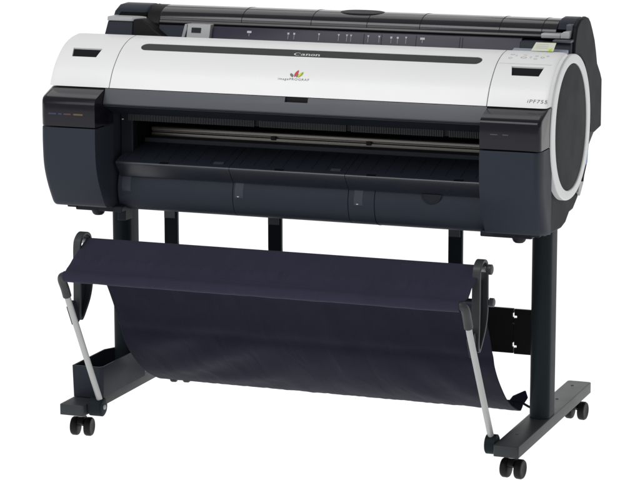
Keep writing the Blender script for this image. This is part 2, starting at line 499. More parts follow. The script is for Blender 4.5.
# ------------------------------------------------------------------ dark body
SIDE = [(0.004, 0.905), (-0.004, 0.80), (0.0, 0.68), (0.012, 0.604), (0.05, 0.594), (0.19, 0.590), (0.228, 0.597), (0.262, 0.617), (0.298, 0.619), (0.343, 0.642), (0.40, 0.69), (0.442, 0.745), (0.46, 0.795),
        (0.46, 0.93), (0.36, 1.00), (0.25, 1.012), (0.19, 1.008), (0.19, 0.905)]
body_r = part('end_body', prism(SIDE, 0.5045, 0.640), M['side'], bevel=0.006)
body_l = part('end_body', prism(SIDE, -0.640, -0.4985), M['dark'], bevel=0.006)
BACK = [(0.188, 0.995), (0.188, 0.905), (0.25, 0.88), (0.25, 0.67), (0.36, 0.68), (0.44, 0.755), (0.515, 0.795), (0.517, 0.925), (0.462, 0.976), (0.44, 1.0), (0.30, 1.01)]
part('rear_housing', prism(BACK, -0.630, 0.639), M['deep'], bevel=0.004)
part('paper_cavity', box(-0.4975, 0.5035, 0.215, 0.24, 0.66, 0.90), M['void'])

# stepped base plates and round feet below both ends
for sgn in (1, -1):
    bm = new_bm()
    def bx(x0, x1, *r):
        a, b = (x0, x1) if sgn > 0 else (-x1, -x0)
        add_box(bm, a, b, *r)
    bx(0.476, 0.606, 0.040, 0.29, 0.5855, 0.6000)
    bx(0.600, 0.627, 0.034, 0.27, 0.5925, 0.6045)
    part('base_plate', bm, M['deep'], bevel=0.003)
    bm = new_bm()
    add_lathe_z(bm, [(0.590, 0.0175), (0.584, 0.0175), (0.577, 0.0145), (0.5735, 0.010)], (0.570 if sgn > 0 else -0.549), 0.056)
    part('body_foot', bm, M['deep'])

# ------------------------------------------------------------------ ink boxes (front corners): smoked window above, panel below
PANEL = [(-0.0655, 0.8125)] + spline2([(-0.0665, 0.81), (-0.067, 0.77), (-0.0625, 0.715), (-0.046, 0.668), (-0.020, 0.622), (-0.010, 0.609)], 6) + [(-0.002, 0.604), (0.045, 0.600), (0.045, 0.8125)]
WINDOW = [(-0.0645, 0.8155)] + [(-0.066, 0.818), (-0.0665, 0.84), (-0.066, 0.872)] + [(-0.0645, 0.8795), (-0.0615, 0.8845), (-0.0565, 0.888), (-0.050, 0.8905)] + [(-0.006, 0.9065), (0.002, 0.9075), (0.045, 0.9075), (0.045, 0.8155)]
def corner_loft(poly, x_in, x_flat, x_out, depth, n=9):
    bm = new_bm(); rings = []
    xs = [x_in, x_flat]+[x_flat+(x_out-x_flat)*math.sin(math.pi/2*k/n) for k in range(1, n+1)]
    for i, x in enumerate(xs):
        t = 0 if i < 2 else math.pi/2*(i-1)/n
        dy = depth*(1-math.cos(t))
        rings.append([(x, min(y+dy, 0.046) if y < 0.04 else y, z) for y, z in poly])
    add_loft(bm, rings)
    return bm
lp = part('ink_cover', corner_loft(PANEL, -0.4975, -0.632, -0.6525, 0.03), M['panel'], bevel=0.002, seg=2)
lw = part('ink_window', corner_loft(WINDOW, -0.4975, -0.632, -0.6525, 0.03), M['smoke'], bevel=0.0015, seg=2)
rp = part('ink_cover', corner_loft(PANEL, 0.5035, 0.634, 0.6515, 0.045), M['panel'], bevel=0.002, seg=2)
rw = part('ink_window', corner_loft(WINDOW, 0.5035, 0.643, 0.6520, 0.016), M['smoke'], bevel=0.0015, seg=2)
# ink colour legend on the left window
for x0, x1, mt in ((-0.625, -0.603, 'ink_blue'), (-0.598, -0.588, 'ink_blue'), (-0.583, -0.563, 'ink_mag'), (-0.556, -0.530, 'ink_yel')):
    part('ink_legend', box(x0, x1, -0.0672, -0.0650, 0.8455, 0.8492), M[mt], lw)
for x0, x1 in ((0.530, 0.548), (0.560, 0.574)):
    part('ink_legend', box(x0, x1, -0.0672, -0.0650, 0.851, 0.8532), M['midgrey'], rw)

# ------------------------------------------------------------------ front mouth
CX0, CX1 = -0.4965, 0.5025
LIP = [(-0.003, 0.9085), (-0.0165, 0.878), (-0.018, 0.872), (-0.015, 0.8675), (-0.008, 0.864), (0.044, 0.842), (0.060, 0.842), (0.175, 0.86), (0.175, 0.9085)]
lip = part('front_lip', prism(LIP, CX0, CX1), M['midgrey'], bevel=0)
cut(lip, box(-0.012, 0.048, -0.05, 0.006, 0.8965, 0.92))
part('lip_underside_shade', prism([(-0.0172, 0.8668), (-0.008, 0.8632), (0.044, 0.8412), (0.044, 0.8400), (-0.018, 0.8655)], CX0, CX1), M['deep'], lip)  # dark sheet painting in the shade on the downward face
part('lid_catch', box(-0.0115, 0.0475, 0.0, 0.0058, 0.8970, 0.9084), M['black'], lip)
# comb of guide teeth under the lip
bm = new_bm(); x = -0.455
while x < 0.497:
    if not any(abs(x-g) < 0.006 for g in (-0.107, 0.135, 0.385)):
        add_box(bm, x, x+0.0021, 0.044, 0.050, 0.8235, 0.8395)
    x += 0.0044
add_box(bm, -0.458, 0.499, 0.0505, 0.056, 0.8245, 0.8405)
comb = part('guide_comb', bm, M['black'])
comb.data.materials.append(M['comb'])
for p in comb.data.polygons[:-6]: p.material_index = 1
# metal rail
RAIL = [(0.180, 0.7905), (0.178, 0.788), (0.178, 0.781), (0.183, 0.7795), (0.183, 0.777), (0.177, 0.7755), (0.176, 0.768), (0.178, 0.764), (0.21, 0.764), (0.21, 0.7905)]
rail = part('paper_rail', prism(RAIL, -0.452, CX1), M['steel'], bevel=0.0008, seg=2)
for xx in (-0.119, 0.137): part('rail_clip', box(xx, xx+0.012, 0.172, 0.18, 0.772, 0.781), M['black'], rail)
part('guide_strip', prism([(0.147, 0.754), (0.1485, 0.7655), (0.152, 0.7665), (0.2, 0.7665), (0.2, 0.754)], CX0, CX1), M['dark'], bevel=0.0008, seg=2)
# tray in three pieces
TRAY = [(0.145, 0.7545), (0.10, 0.7415), (0.045, 0.7245)] + spline2([(0.036, 0.7215), (0.031, 0.7195), (0.0285, 0.716), (0.0300, 0.712)], 3) + [(0.055, 0.679), (0.07, 0.676), (0.145, 0.70)]
def tray_z(y): return 0.7245+(y-0.045)*(0.7545-0.7245)/0.10
LOWER = spline2([(0.0600, 0.681), (0.0525, 0.655), (0.0535, 0.630), (0.0600, 0.610), (0.0720, 0.596), (0.0950, 0.5865), (0.14, 0.581)], 6) + [(0.24, 0.58), (0.24, 0.681)]
SEAM = [(-0.486, -0.1762), (-0.1750, 0.1310), (0.1322, 0.5022)]
for i, (a, b) in enumerate(SEAM):
    bm = new_bm(); add_prism(bm, TRAY, a, b)
    t = part('output_tray', bm, M['tray'], bevel=0)
    cuts = []
    for nx in {0: (-0.3660,), 1: (-0.0550,), 2: (0.187, 0.411)}[i]:
        cuts.append(box(nx, nx+0.024, 0.02, 0.038, 0.7185, 0.73))
    cut(t, *cuts)
    bm = new_bm(); x = a+0.02
    while x < b-0.01:
        v = []
        for y in (0.140, 0.046):
            z = tray_z(y); v.append([(x, y, z-0.001), (x+0.001, y, z+0.0011), (x+0.002, y, z-0.001)])
        add_loft(bm, v); x += 0.0385
    part('tray_rib', bm, M['deep'], t)
    for nx in {0: (-0.3660,), 1: (-0.0550,), 2: (0.187, 0.411)}[i]:
        part('tray_notch', box(nx+0.0006, nx+0.0234, 0.0345, 0.0378, 0.7187, 0.7226), M['void'], t)
    for nx in {0: (-0.224,), 1: (0.088,), 2: ()}[i]:
        z = tray_z(0.046)
        part('tray_tag', prism([(0.044, z-0.0005), (0.054, z+0.0025), (0.054, z+0.0038), (0.0435, z+0.0008)], nx, nx+0.026), M['latch'], t)
    lo = part('lower_panel', prism(LOWER, a-0.006 if i == 0 else a, b), M['panel'], bevel=0.0008, seg=2)
    lx = (-0.481, -0.170, 0.147)[i]
    bm = new_bm()
    pr = [(0.0600, 0.6805), (0.0521, 0.655), (0.0528, 0.638), (0.0550, 0.638), (0.058, 0.66), (0.0625, 0.6805)]
    pr = [(0.0590, 0.678), (0.0512, 0.655), (0.0517, 0.640), (0.0545, 0.6385), (0.06, 0.66), (0.0640, 0.678)]
    add_prism(bm, pr, lx, lx+(0.025 if i == 0 else 0.023))
    pt = part('panel_latch', bm, M['latch'], lo, bevel=0.0006, seg=2)
    if i > 0:
        part('latch_mark', box(lx+0.007, lx+0.012, 0.0503, 0.0525, 0.6425, 0.6442), M['printw'], pt)
    if i == 2:
        pl = LOWER[:-2]; so = []; si = []
        for q, (y, z) in enumerate(pl):
            a2 = pl[max(0, q-1)]; b2 = pl[min(len(pl)-1, q+1)]; ty, tz = b2[0]-a2[0], b2[1]-a2[1]; l = math.hypot(ty, tz)
            so.append((y+tz/l*0.0007, z-ty/l*0.0007)); si.append((y-tz/l*0.002, z+ty/l*0.002))
        part('panel_seam', prism(so+si[::-1], 0.200, 0.2014), M['void'], lo)
        bm = new_bm()
        n = 18; rings = []
        for d, f in ((0.0518, 1.0), (0.0510, 0.92), (0.0512, 0.80), (0.0560, 0.70)):
            rings.append([(0.347+0.026*f*math.cos(math.pi*k/n), d+0.0005, 0.679-0.026*f*math.sin(math.pi*k/n)) for k in range(n+1)])
        add_loft(bm, rings)
        part('finger_notch', bm, M['deep'], lo)
part('side_cheek', box(-0.4970, -0.4625, 0.085, 0.21, 0.69, 0.862), M['deep'], bevel=0.003)
part('cheek_post', box(-0.4622, -0.4575, 0.10, 0.20, 0.752, 0.845), M['void'])
bm = new_bm(); add_lathe_x(bm, [(0, 0.003), (0.0015, 0.003), (0.003, 0.001)], -0.4625, 0.092, 0.826, 14)
part('cheek_screw', box(-0.4915, -0.4875, 0.0830, 0.0855, 0.8180, 0.8210), M['printw']); bm.free()
part('corner_block', prism([(0.0705, 0.612), (0.066, 0.56), (0.11, 0.56), (0.11, 0.615)], -0.500, -0.478), M['deep'], bevel=0.002)

# ------------------------------------------------------------------ roll unit behind the cover
ROLL = spline2([(0.262, 1.0515), (0.2645, 1.066), (0.276, 1.078), (0.300, 1.0878), (0.335, 1.0912), (0.385, 1.084), (0.43, 1.065), (0.47, 1.02), (0.492, 0.97)], 8)
roll_poly = ROLL + [(0.44, 0.97), (0.30, 1.045)]
rc = part('roll_cover', prism(roll_poly, -0.463, 0.598), M['roll'], bevel=0.0015, seg=2)
# moulded lip, pale grey painted for the light it catches, and the joints of the smoked cover
part('roll_lip', prism([(0.2600, 1.0475), (0.2585, 1.0535), (0.2612, 1.0572), (0.2680, 1.0570), (0.275, 1.0478)], -0.4620, 0.5975), M['lip'], rc, bevel=0.0007, seg=2)
for sx in (-0.235, -0.045, 0.105, 0.245, 0.452, 0.56):
    pl = []
    for y, z in ROLL[2:]: pl.append((y, z))
    n = len(pl); out = []; inn = []
    for j, (y, z) in enumerate(pl):
        a = pl[max(0, j-1)]; b = pl[min(n-1, j+1)]; ty, tz = b[0]-a[0], b[1]-a[1]; l = math.hypot(ty, tz)
        out.append((y-tz/l*0.0006, z+ty/l*0.0006)); inn.append((y+tz/l*0.002, z-ty/l*0.002))
    part('cover_joint', prism(out+inn[::-1], sx, sx+0.0014), M['black'], rc)
# grip on top of the roll cover
bm = new_bm(); n = 40; rings = []
for f, dz in ((1.0, -0.002), (1.0, 0.0012), (0.93, 0.0022), (0.82, 0.0022)):
    rings.append([(0.076+0.060*f*math.copysign(abs(math.cos(2*math.pi*k/n))**0.7, math.cos(2*math.pi*k/n)), 0.318+0.026*f*math.sin(2*math.pi*k/n), 1.0892+dz+0.10*(0.026*f*math.sin(2*math.pi*k/n))) for k in range(n)])
add_loft(bm, rings)
part('roll_grip', bm, M['black'], rc)
# tinted feed panel with width marks
FEED = [(0.2260, 0.985), (0.2470, 1.0455), (0.2490, 1.0470), (0.30, 1.0470), (0.30, 0.985)]
fp = part('feed_panel', prism(FEED, -0.306, 0.516), M['purple'], bevel=0.001, seg=2)
part('feed_gap', box(-0.460, 0.598, 0.256, 0.31, 1.0472, 1.0515), M['void'])
def feed_pt(u, v, off=0.0006):
    # u along X, v up the sloping panel
    dy, dz = 0.021, 0.0605; l = math.hypot(dy, dz)
    return Vector((u, 0.2260+dy/l*v-dz/l*off, 0.985+dz/l*v+dy/l*off))
def mark(px):   # small white triangle over a fine line
    return px
for mx, kind in ((-0.205, 'd'), (-0.098, 's'), (-0.082, 's'), (-0.015, 't'), (0.038, 't'), (0.060, 't'), (0.071, 't'), (0.117, 't'), (0.146, 't'), (0.178, 's'), (0.195, 's'), (0.217, 't'), (0.260, 'd')):
    v0 = 0.0520
    if kind == 't': pol = [[(mx, v0), (mx+0.003, v0+0.006), (mx-0.003, v0+0.006)], rect(mx-0.0004, mx+0.0004, v0-0.012, v0)]
    elif kind == 's': pol = [rect(mx-0.0026, mx+0.0026, v0, v0+0.005), rect(mx-0.0004, mx+0.0004, v0-0.012, v0-0.001)]
    else: pol = [rect(mx-0.006, mx+0.006, v0, v0+0.0055), rect(mx-0.0005, mx+0.0005, v0-0.008, v0-0.001)]
    lay_flat('width_mark', pol, feed_pt, M['printl'], fp)
for sx in (0.105, 0.152, 0.243, 0.357, 0.364):
    lay_flat('panel_joint', [rect(sx, sx+0.0012, 0.004, 0.062)], feed_pt, M['black'], fp)
# left fittings
bk = part('paper_clamp', prism([(0.2130, 0.985), (0.2345, 1.0525), (0.262, 1.0530), (0.262, 0.985)], -0.372, -0.308), M['bracket'], bevel=0.0015, seg=2)
part('clamp_slot', prism([(0.2265, 1.0315), (0.2303, 1.0440), (0.24, 1.0440), (0.24, 1.0315)], -0.3590, -0.3330), M['deep'], bk)
wing = [(-0.398, 0.985), (-0.378, 1.052), (-0.3725, 1.052), (-0.3725, 1.040), (-0.383, 1.008), (-0.385, 0.985)]
bm = new_bm()
a = [bm.verts.new((x, 0.2300, z)) for x, z in wing]; b = [bm.verts.new((x, 0.255, z)) for x, z in wing]
bm.faces.new(a); bm.faces.new(b[::-1])
for i in range(len(wing)): bm.faces.new((a[i], b[i], b[(i+1) % 6], a[(i+1) % 6]))
part('clamp_wing', bm, M['bracket'], bk, bevel=0.001, seg=2)
part('roll_well', prism([(0.235, 0.985), (0.258, 1.046), (0.30, 1.046), (0.30, 0.985)], -0.462, -0.385), M['dark'], bevel=0.001)

# left roll holder: end cap, black flange, corner block with pale lid
LCAP = [(0.27, 0.99), (0.265, 1.05), (0.285, 1.077), (0.315, 1.0895), (0.355, 1.0910), (0.40, 1.080), (0.45, 1.04), (0.49, 0.98), (0.515, 0.925), (0.515, 0.80), (0.44, 0.79), (0.30, 0.90)]
lc = part('roll_end_cap', prism(LCAP, -0.602, -0.5055), M['dark'], bevel=0.008)
part('cap_hollow_shade', prism([(0.262, 0.99), (0.2585, 1.045), (0.268, 1.066), (0.284, 1.074), (0.31, 1.074), (0.31, 0.99)], -0.584, -0.504), M['void'], lc, bevel=0.004)  # solid black block painted as the dark hollow under the cap
bm = new_bm()
add_loft(bm, [[(-0.5050, y, z) for y, z in LCAP], [(-0.498, 0.30+(y-0.30)*0.985, 0.98+(z-0.98)*0.985) for y, z in LCAP], [(-0.466, 0.30+(y-0.30)*0.985, 0.98+(z-0.98)*0.985) for y, z in LCAP]])
part('roll_flange', bm, M['black'], bevel=0.002, seg=2)
wd = [(-0.520, 0.99), (-0.520, 1.060), (-0.497, 1.062), (-0.476, 1.050), (-0.458, 1.034), (-0.440, 1.022), (-0.420, 1.008), (-0.405, 0.99)]
bm = new_bm()
a = [bm.verts.new((x, 0.222+(1.06-z)*-0.10, z)) for x, z in wd]; b = [bm.verts.new((x, 0.262, z)) for x, z in wd]
bm.faces.new(a); bm.faces.new(b[::-1])
for i in range(len(wd)): bm.faces.new((a[i], b[i], b[(i+1) % len(wd)], a[(i+1) % len(wd)]))
part('holder_guard', bm, M['black'], bevel=0.003, seg=2)
bm = new_bm()
add_loft(bm, [[(-0.603, 0.205, 0.99), (-0.520, 0.205, 0.99), (-0.490, 0.285, 0.99), (-0.603, 0.285, 0.99)], [(-0.596, 0.232, 1.0535), (-0.527, 0.232, 1.0535), (-0.495, 0.285, 1.0535), (-0.596, 0.285, 1.0535)]])
cb = part('corner_box', bm, M['dark'], bevel=0.002)
bm = new_bm()
poly = [(-0.597, 0.2285), (-0.527, 0.2285), (-0.494, 0.250), (-0.510, 0.262), (-0.545, 0.275), (-0.597, 0.275)]
a = [bm.verts.new((x, y, 1.0540)) for x, y in poly]; b = [bm.verts.new((x, y+0.002, 1.0650)) for x, y in poly]
bm.faces.new(a); bm.faces.new(b[::-1])
for i in range(6): bm.faces.new((a[i], b[i], b[(i+1) % 6], a[(i+1) % 6]))
part('box_lid', bm, M['grey'], cb, bevel=0.002, seg=2)

# right roll holder side
RCAP = [(0.24, 1.012), (0.243, 1.042), (0.262, 1.078), (0.295, 1.0925), (0.345, 1.0965)] + [(0.372, 1.091), (0.390, 1.080), (0.412, 1.058), (0.436, 1.030), (0.452, 1.0), (0.466, 0.968), (0.500, 0.940), (0.5165, 0.922), (0.518, 0.80), (0.45, 0.793), (0.405, 0.80), (0.398, 0.88), (0.375, 0.935), (0.335, 0.982), (0.29, 1.006)]
rcap = part('roll_end_cap', prism(RCAP, 0.6405, 0.6525), M['side'], bevel=0.004)
part('cap_frame', prism([(0.27, 1.070), (0.285, 1.084), (0.31, 1.0935), (0.345, 1.0955), (0.40, 1.08), (0.40, 1.05)], 0.5985, 0.6400), M['dark'], rcap, bevel=0.002)
part('holder_hollow', box(0.5985, 0.6400, 0.285, 0.33, 1.03, 1.071), M['void'])
part('cap_rib', box(0.6225, 0.6400, 0.262, 0.285, 1.060, 1.083), M['midgrey'], rcap, bevel=0.003)
lev = new_bm()
add_prism(lev, [(0.238, 1.0505), (0.236, 1.0595), (0.240, 1.0620), (0.27, 1.0620), (0.27, 1.0505)], 0.5665, 0.6150)
add_loft(lev, [[(0.6151, 0.238, 1.0507), (0.6151, 0.27, 1.0507), (0.6151, 0.27, 1.0618), (0.6151, 0.238, 1.0618)], [(0.622, 0.238, 1.0507), (0.622, 0.27, 1.0507), (0.622, 0.27, 1.067), (0.622, 0.238, 1.067)], [(0.638, 0.238, 1.0507), (0.638, 0.27, 1.0507), (0.638, 0.27, 1.069), (0.638, 0.238, 1.069)]])
part('release_lever', lev, M['grey'], bevel=0.0015, seg=2)
part('side_block', prism([(0.210, 0.985), (0.2230, 1.0395), (0.2255, 1.0425), (0.30, 1.0425), (0.30, 0.985)], 0.5170, 0.6460), M['dark'], bevel=0.002)
part('block_ledge', box(0.602, 0.648, 0.214, 0.28, 1.0428, 1.0492), M['midgrey'], bevel=0.0015, seg=2)
part('pale_strip', prism([(0.1860, 1.000), (0.1895, 1.0235), (0.2090, 1.0275), (0.2090, 1.000)], 0.507, 0.6440), M['bluegrey'], bevel=0.001, seg=2)
def lab(u, v, o=0.0): 
    return Vector((0.5640+u, 0.160+v*0.5, 1.0285+v*0.42+o))
bm = new_bm()
q = [(0, 0), (0.055, 0), (0.0565, 0.042), (0.006, 0.042)]
a = [bm.verts.new(lab(u, v)) for u, v in q]; b = [bm.verts.new(lab(u, v, -0.001)) for u, v in q]
bm.faces.new(a); bm.faces.new(b[::-1])
for i in range(4): bm.faces.new((a[i], b[i], b[(i+1) % 4], a[(i+1) % 4]))
stk = part('paper_sticker', bm, M['sticker'])
lay_flat('sticker_arrow', [[(0.0415, 0.010), (0.0465, -0.001), (0.0515, 0.010)], rect(0.0415, 0.052, -0.003, 0.004)], lambda u, v: lab(u, v, 0.0006), M['lime'], stk)
for r in range(3):
    lay_flat('sticker_line', [rect(0.010, 0.040, 0.012+0.009*r, 0.0138+0.009*r)], lambda u, v: lab(u, v, 0.0005), M['printl'], stk)

# latch, cable tag and label beside the round frame
def side_plate(name, pts, mat, x0, x1, parent=None):
    return part(name, prism(pts, x0, x1), mat, parent, bevel=0.001, seg=2)
side_plate('side_tag', [(0.385, 0.772), (0.392, 0.752), (0.388, 0.727), (0.372, 0.712), (0.366, 0.722), (0.3755, 0.742)], M['blue'], 0.6405, 0.6515)
side_plate('side_latch', [(0.366, 0.716), (0.386, 0.706), (0.366, 0.674), (0.336, 0.648), (0.318, 0.660), (0.340, 0.690)], M['bracket'], 0.6405, 0.6470)
bm = new_bm(); add_tube(bm, [(0.648, 0.376, 0.722), (0.650, 0.360, 0.712), (0.650, 0.345, 0.698), (0.648, 0.350, 0.684)], 0.004, 10)
part('side_cord', bm, M['black'])

# ------------------------------------------------------------------ stand
def rounded_rect(cx, cy, hx, hy, r, n=7):
    out = []
    for sx, sy, a0 in ((1, 1, 0), (-1, 1, 90), (-1, -1, 180), (1, -1, 270)):
        for k in range(n+1):
            a = math.radians(a0+90*k/n)
            out.append((cx+sx*(hx-r)+r*math.cos(a), cy+sy*(hy-r)+r*math.sin(a)))
    return out
for sx in (-1, 1):
    loop = rounded_rect(0.581 if sx > 0 else -0.563, 0.252, 0.026, 0.045, 0.0255, 10)
    bm = new_bm(); add_loft(bm, [[(x, y, 0.0965) for x, y in loop], [(x, y, 0.600) for x, y in loop]])
    part('stand_leg', bm, M['leg'], angle=50)
    inner = 0.547*sx
    if sx > 0: fl = rounded_rect(0.578, 0.287, 0.032, 0.351, 0.006, 4)
    else: fl = rounded_rect(-0.578, 0.287, 0.034, 0.351, 0.006, 4)
    fl2 = [(x, y) for x, y in fl]
    bm = new_bm()
    def sec(z, d): return [(x-math.copysign(d, x-0.578*sx), y-math.copysign(d, y-0.287), z) for x, y in fl2]
    add_loft(bm, [sec(0.0685, 0), sec(0.094, 0), sec(0.0955, 0.0006), sec(0.0962, 0.002)])
    ft = part('stand_foot', bm, M['foot'], angle=30)
    for y in (0.055, 0.43, 0.585):
        bm = new_bm(); add_lathe_z(bm, [(0.0960, 0.0042), (0.0967, 0.0042), (0.0968, 0.0026)], 0.572*sx, y, 12)
        part('foot_bolt', bm, M['deep'], ft)
    # pivot drum of the basket rod on the inner side of the foot
    bm = new_bm(); a, b = (0.516, 0.5465) if sx > 0 else (-0.5435, -0.505)
    add_lathe_x(bm, [(0, 0.014), (0.001, 0.0215), (0.003, 0.0245), (b-a-0.003, 0.0245), (b-a-0.001, 0.0215), (b-a, 0.014)], a, -0.022, 0.087, 28)
    pv = part('rod_pivot', bm, M['leg'])
    bm = new_bm(); add_lathe_x(bm, [(0, 0.0065), (0.003, 0.0065), (0.0045, 0.004)], b-0.0005, -0.022, 0.087, 16)
    part('pivot_screw', bm, M['grey'], pv)

# casters, one built and copied
bm = new_bm()
add_lathe_z(bm, [(0.0530, 0.0105), (0.0655, 0.0105)], 0, 0, 20)
add_lathe_z(bm, [(0.0655, 0.0145), (0.0684, 0.0145)], 0, 0, 20)
hood = new_bm()
n = 16; rings = []
for x in (-0.0075, 0.0075):
    pr = [(x, 0.006+0.0245*math.cos(math.radians(a)), 0.0265+0.0275*math.sin(math.radians(a))) for a in range(-20, 161, 12)]
    pr += [(x, 0.006+0.012*math.cos(math.radians(a)), 0.0265+0.012*math.sin(math.radians(a))) for a in range(160, -21, -30)]
    rings.append(pr)
def caster_objects():
    h = new_bm(); add_loft(h, rings)
    c = part('caster', h, M['rubber'], bevel=0.0015, seg=2)
    st = part('caster_stem', bm, M['grey'], c)
    ws = []
    for s in (-1, 1):
        w = new_bm()
        add_lathe_x(w, [(-0.0095, 0.008), (-0.0095, 0.0195), (-0.0085, 0.0228), (-0.0055, 0.0245), (0.0050, 0.0245), (0.0085, 0.0222), (0.0095, 0.0185), (0.0085, 0.0150), (0.0072, 0.006)] if s > 0 else
                    [(-0.0072, 0.006), (-0.0085, 0.0150), (-0.0095, 0.0185), (-0.0085, 0.0222), (-0.0050, 0.0245), (0.0055, 0.0245), (0.0085, 0.0228), (0.0095, 0.0195), (0.0095, 0.008)], s*0.0185, 0.006, 0.0246, 32)
        ws.append(part('caster_wheel', w, M['rubber'], c, angle=40))
    return c
first = caster_objects()
spots = [(-0.578, -0.005, 0.10), (0.578, -0.005, -0.12), (0.578, 0.600, -0.10), (-0.568, 0.612, 0.2)]
for i, (x, y, rz) in enumerate(spots):
    c = first
    if i:
        c = first.copy(); C.objects.link(c); c.parent = root; c.matrix_parent_inverse = first.matrix_parent_inverse.copy()
        for ch in list(first.children):
            d = ch.copy(); C.objects.link(d); d.parent = c
    c.location = (x, y, 0); c.rotation_euler = (0, 0, rz)

# cross beam joining the legs, two plates meeting at a notched joint
bm = new_bm()
add_box(bm, -0.545, 0.4905, 0.296, 0.304, 0.240, 0.3555)
bl = part('cross_beam', bm, M['black'])
cut(bl, box(0.4875, 0.50, 0.28, 0.32, 0.333, 0.3445), box(0.4875, 0.50, 0.28, 0.32, 0.256, 0.2675))
bm = new_bm(); add_box(bm, 0.4925, 0.5450, 0.296, 0.304, 0.2385, 0.3545)
br = part('cross_beam', bm, M['black'])
cut(br, box(0.49, 0.4995, 0.28, 0.32, 0.331, 0.3375), box(0.49, 0.4995, 0.28, 0.32, 0.254, 0.2605))
part('beam_joint', box(0.4903, 0.4927, 0.297, 0.3035, 0.270, 0.330), M['black'])
bm = new_bm(); add_box(bm, 0.4885, 0.4945, 0.2935, 0.2965, 0.3155, 0.3205)
part('joint_screw', bm, M['foot'], bl)
# three hanging guide arms under the body
for xx in (-0.4520, -0.1575, 0.3345):
    loop = [[(xx-0.0185, 0.293), (xx+0.0185, 0.293), (xx+0.0185, 0.307), (xx-0.0185, 0.307)], ]
    bm = new_bm()
    add_loft(bm, [[(xx-0.0185, y0, z), (xx+0.0185, y0, z), (xx+0.0185, y0+0.014, z), (xx-0.0185, y0+0.014, z)] for y0, z in ((0.293, 0.60), (0.293, 0.47), (0.298, 0.42), (0.31, 0.36), (0.33, 0.31))])
    ga = part('guide_arm', bm, M['leg'], bevel=0.002, seg=2)
    part('arm_clip', box(xx-0.0165, xx+0.0145, 0.2885, 0.2925, 0.531, 0.5505), M['midgrey'], ga, bevel=0.001, seg=2)

# open accessory bin on the left foot
bm = new_bm()
def bin_loop(z, d, dx=0.0):
    pts = [(-0.6095+d, 0.014+d), (-0.534-d+dx, 0.014+d), (-0.5265-d+dx, 0.0235+d), (-0.5265-d+dx, 0.285-d), (-0.570, 0.285-d), (-0.6095+d, 0.205-d)]
    return [(x, y, z) for x, y in pts]
add_loft(bm, [bin_loop(0.0975, 0.001), bin_loop(0.1815, -0.001), bin_loop(0.1815, 0.003), bin_loop(0.1015, 0.005)])
part('accessory_bin', bm, M['dark'], bevel=0.001, seg=2)

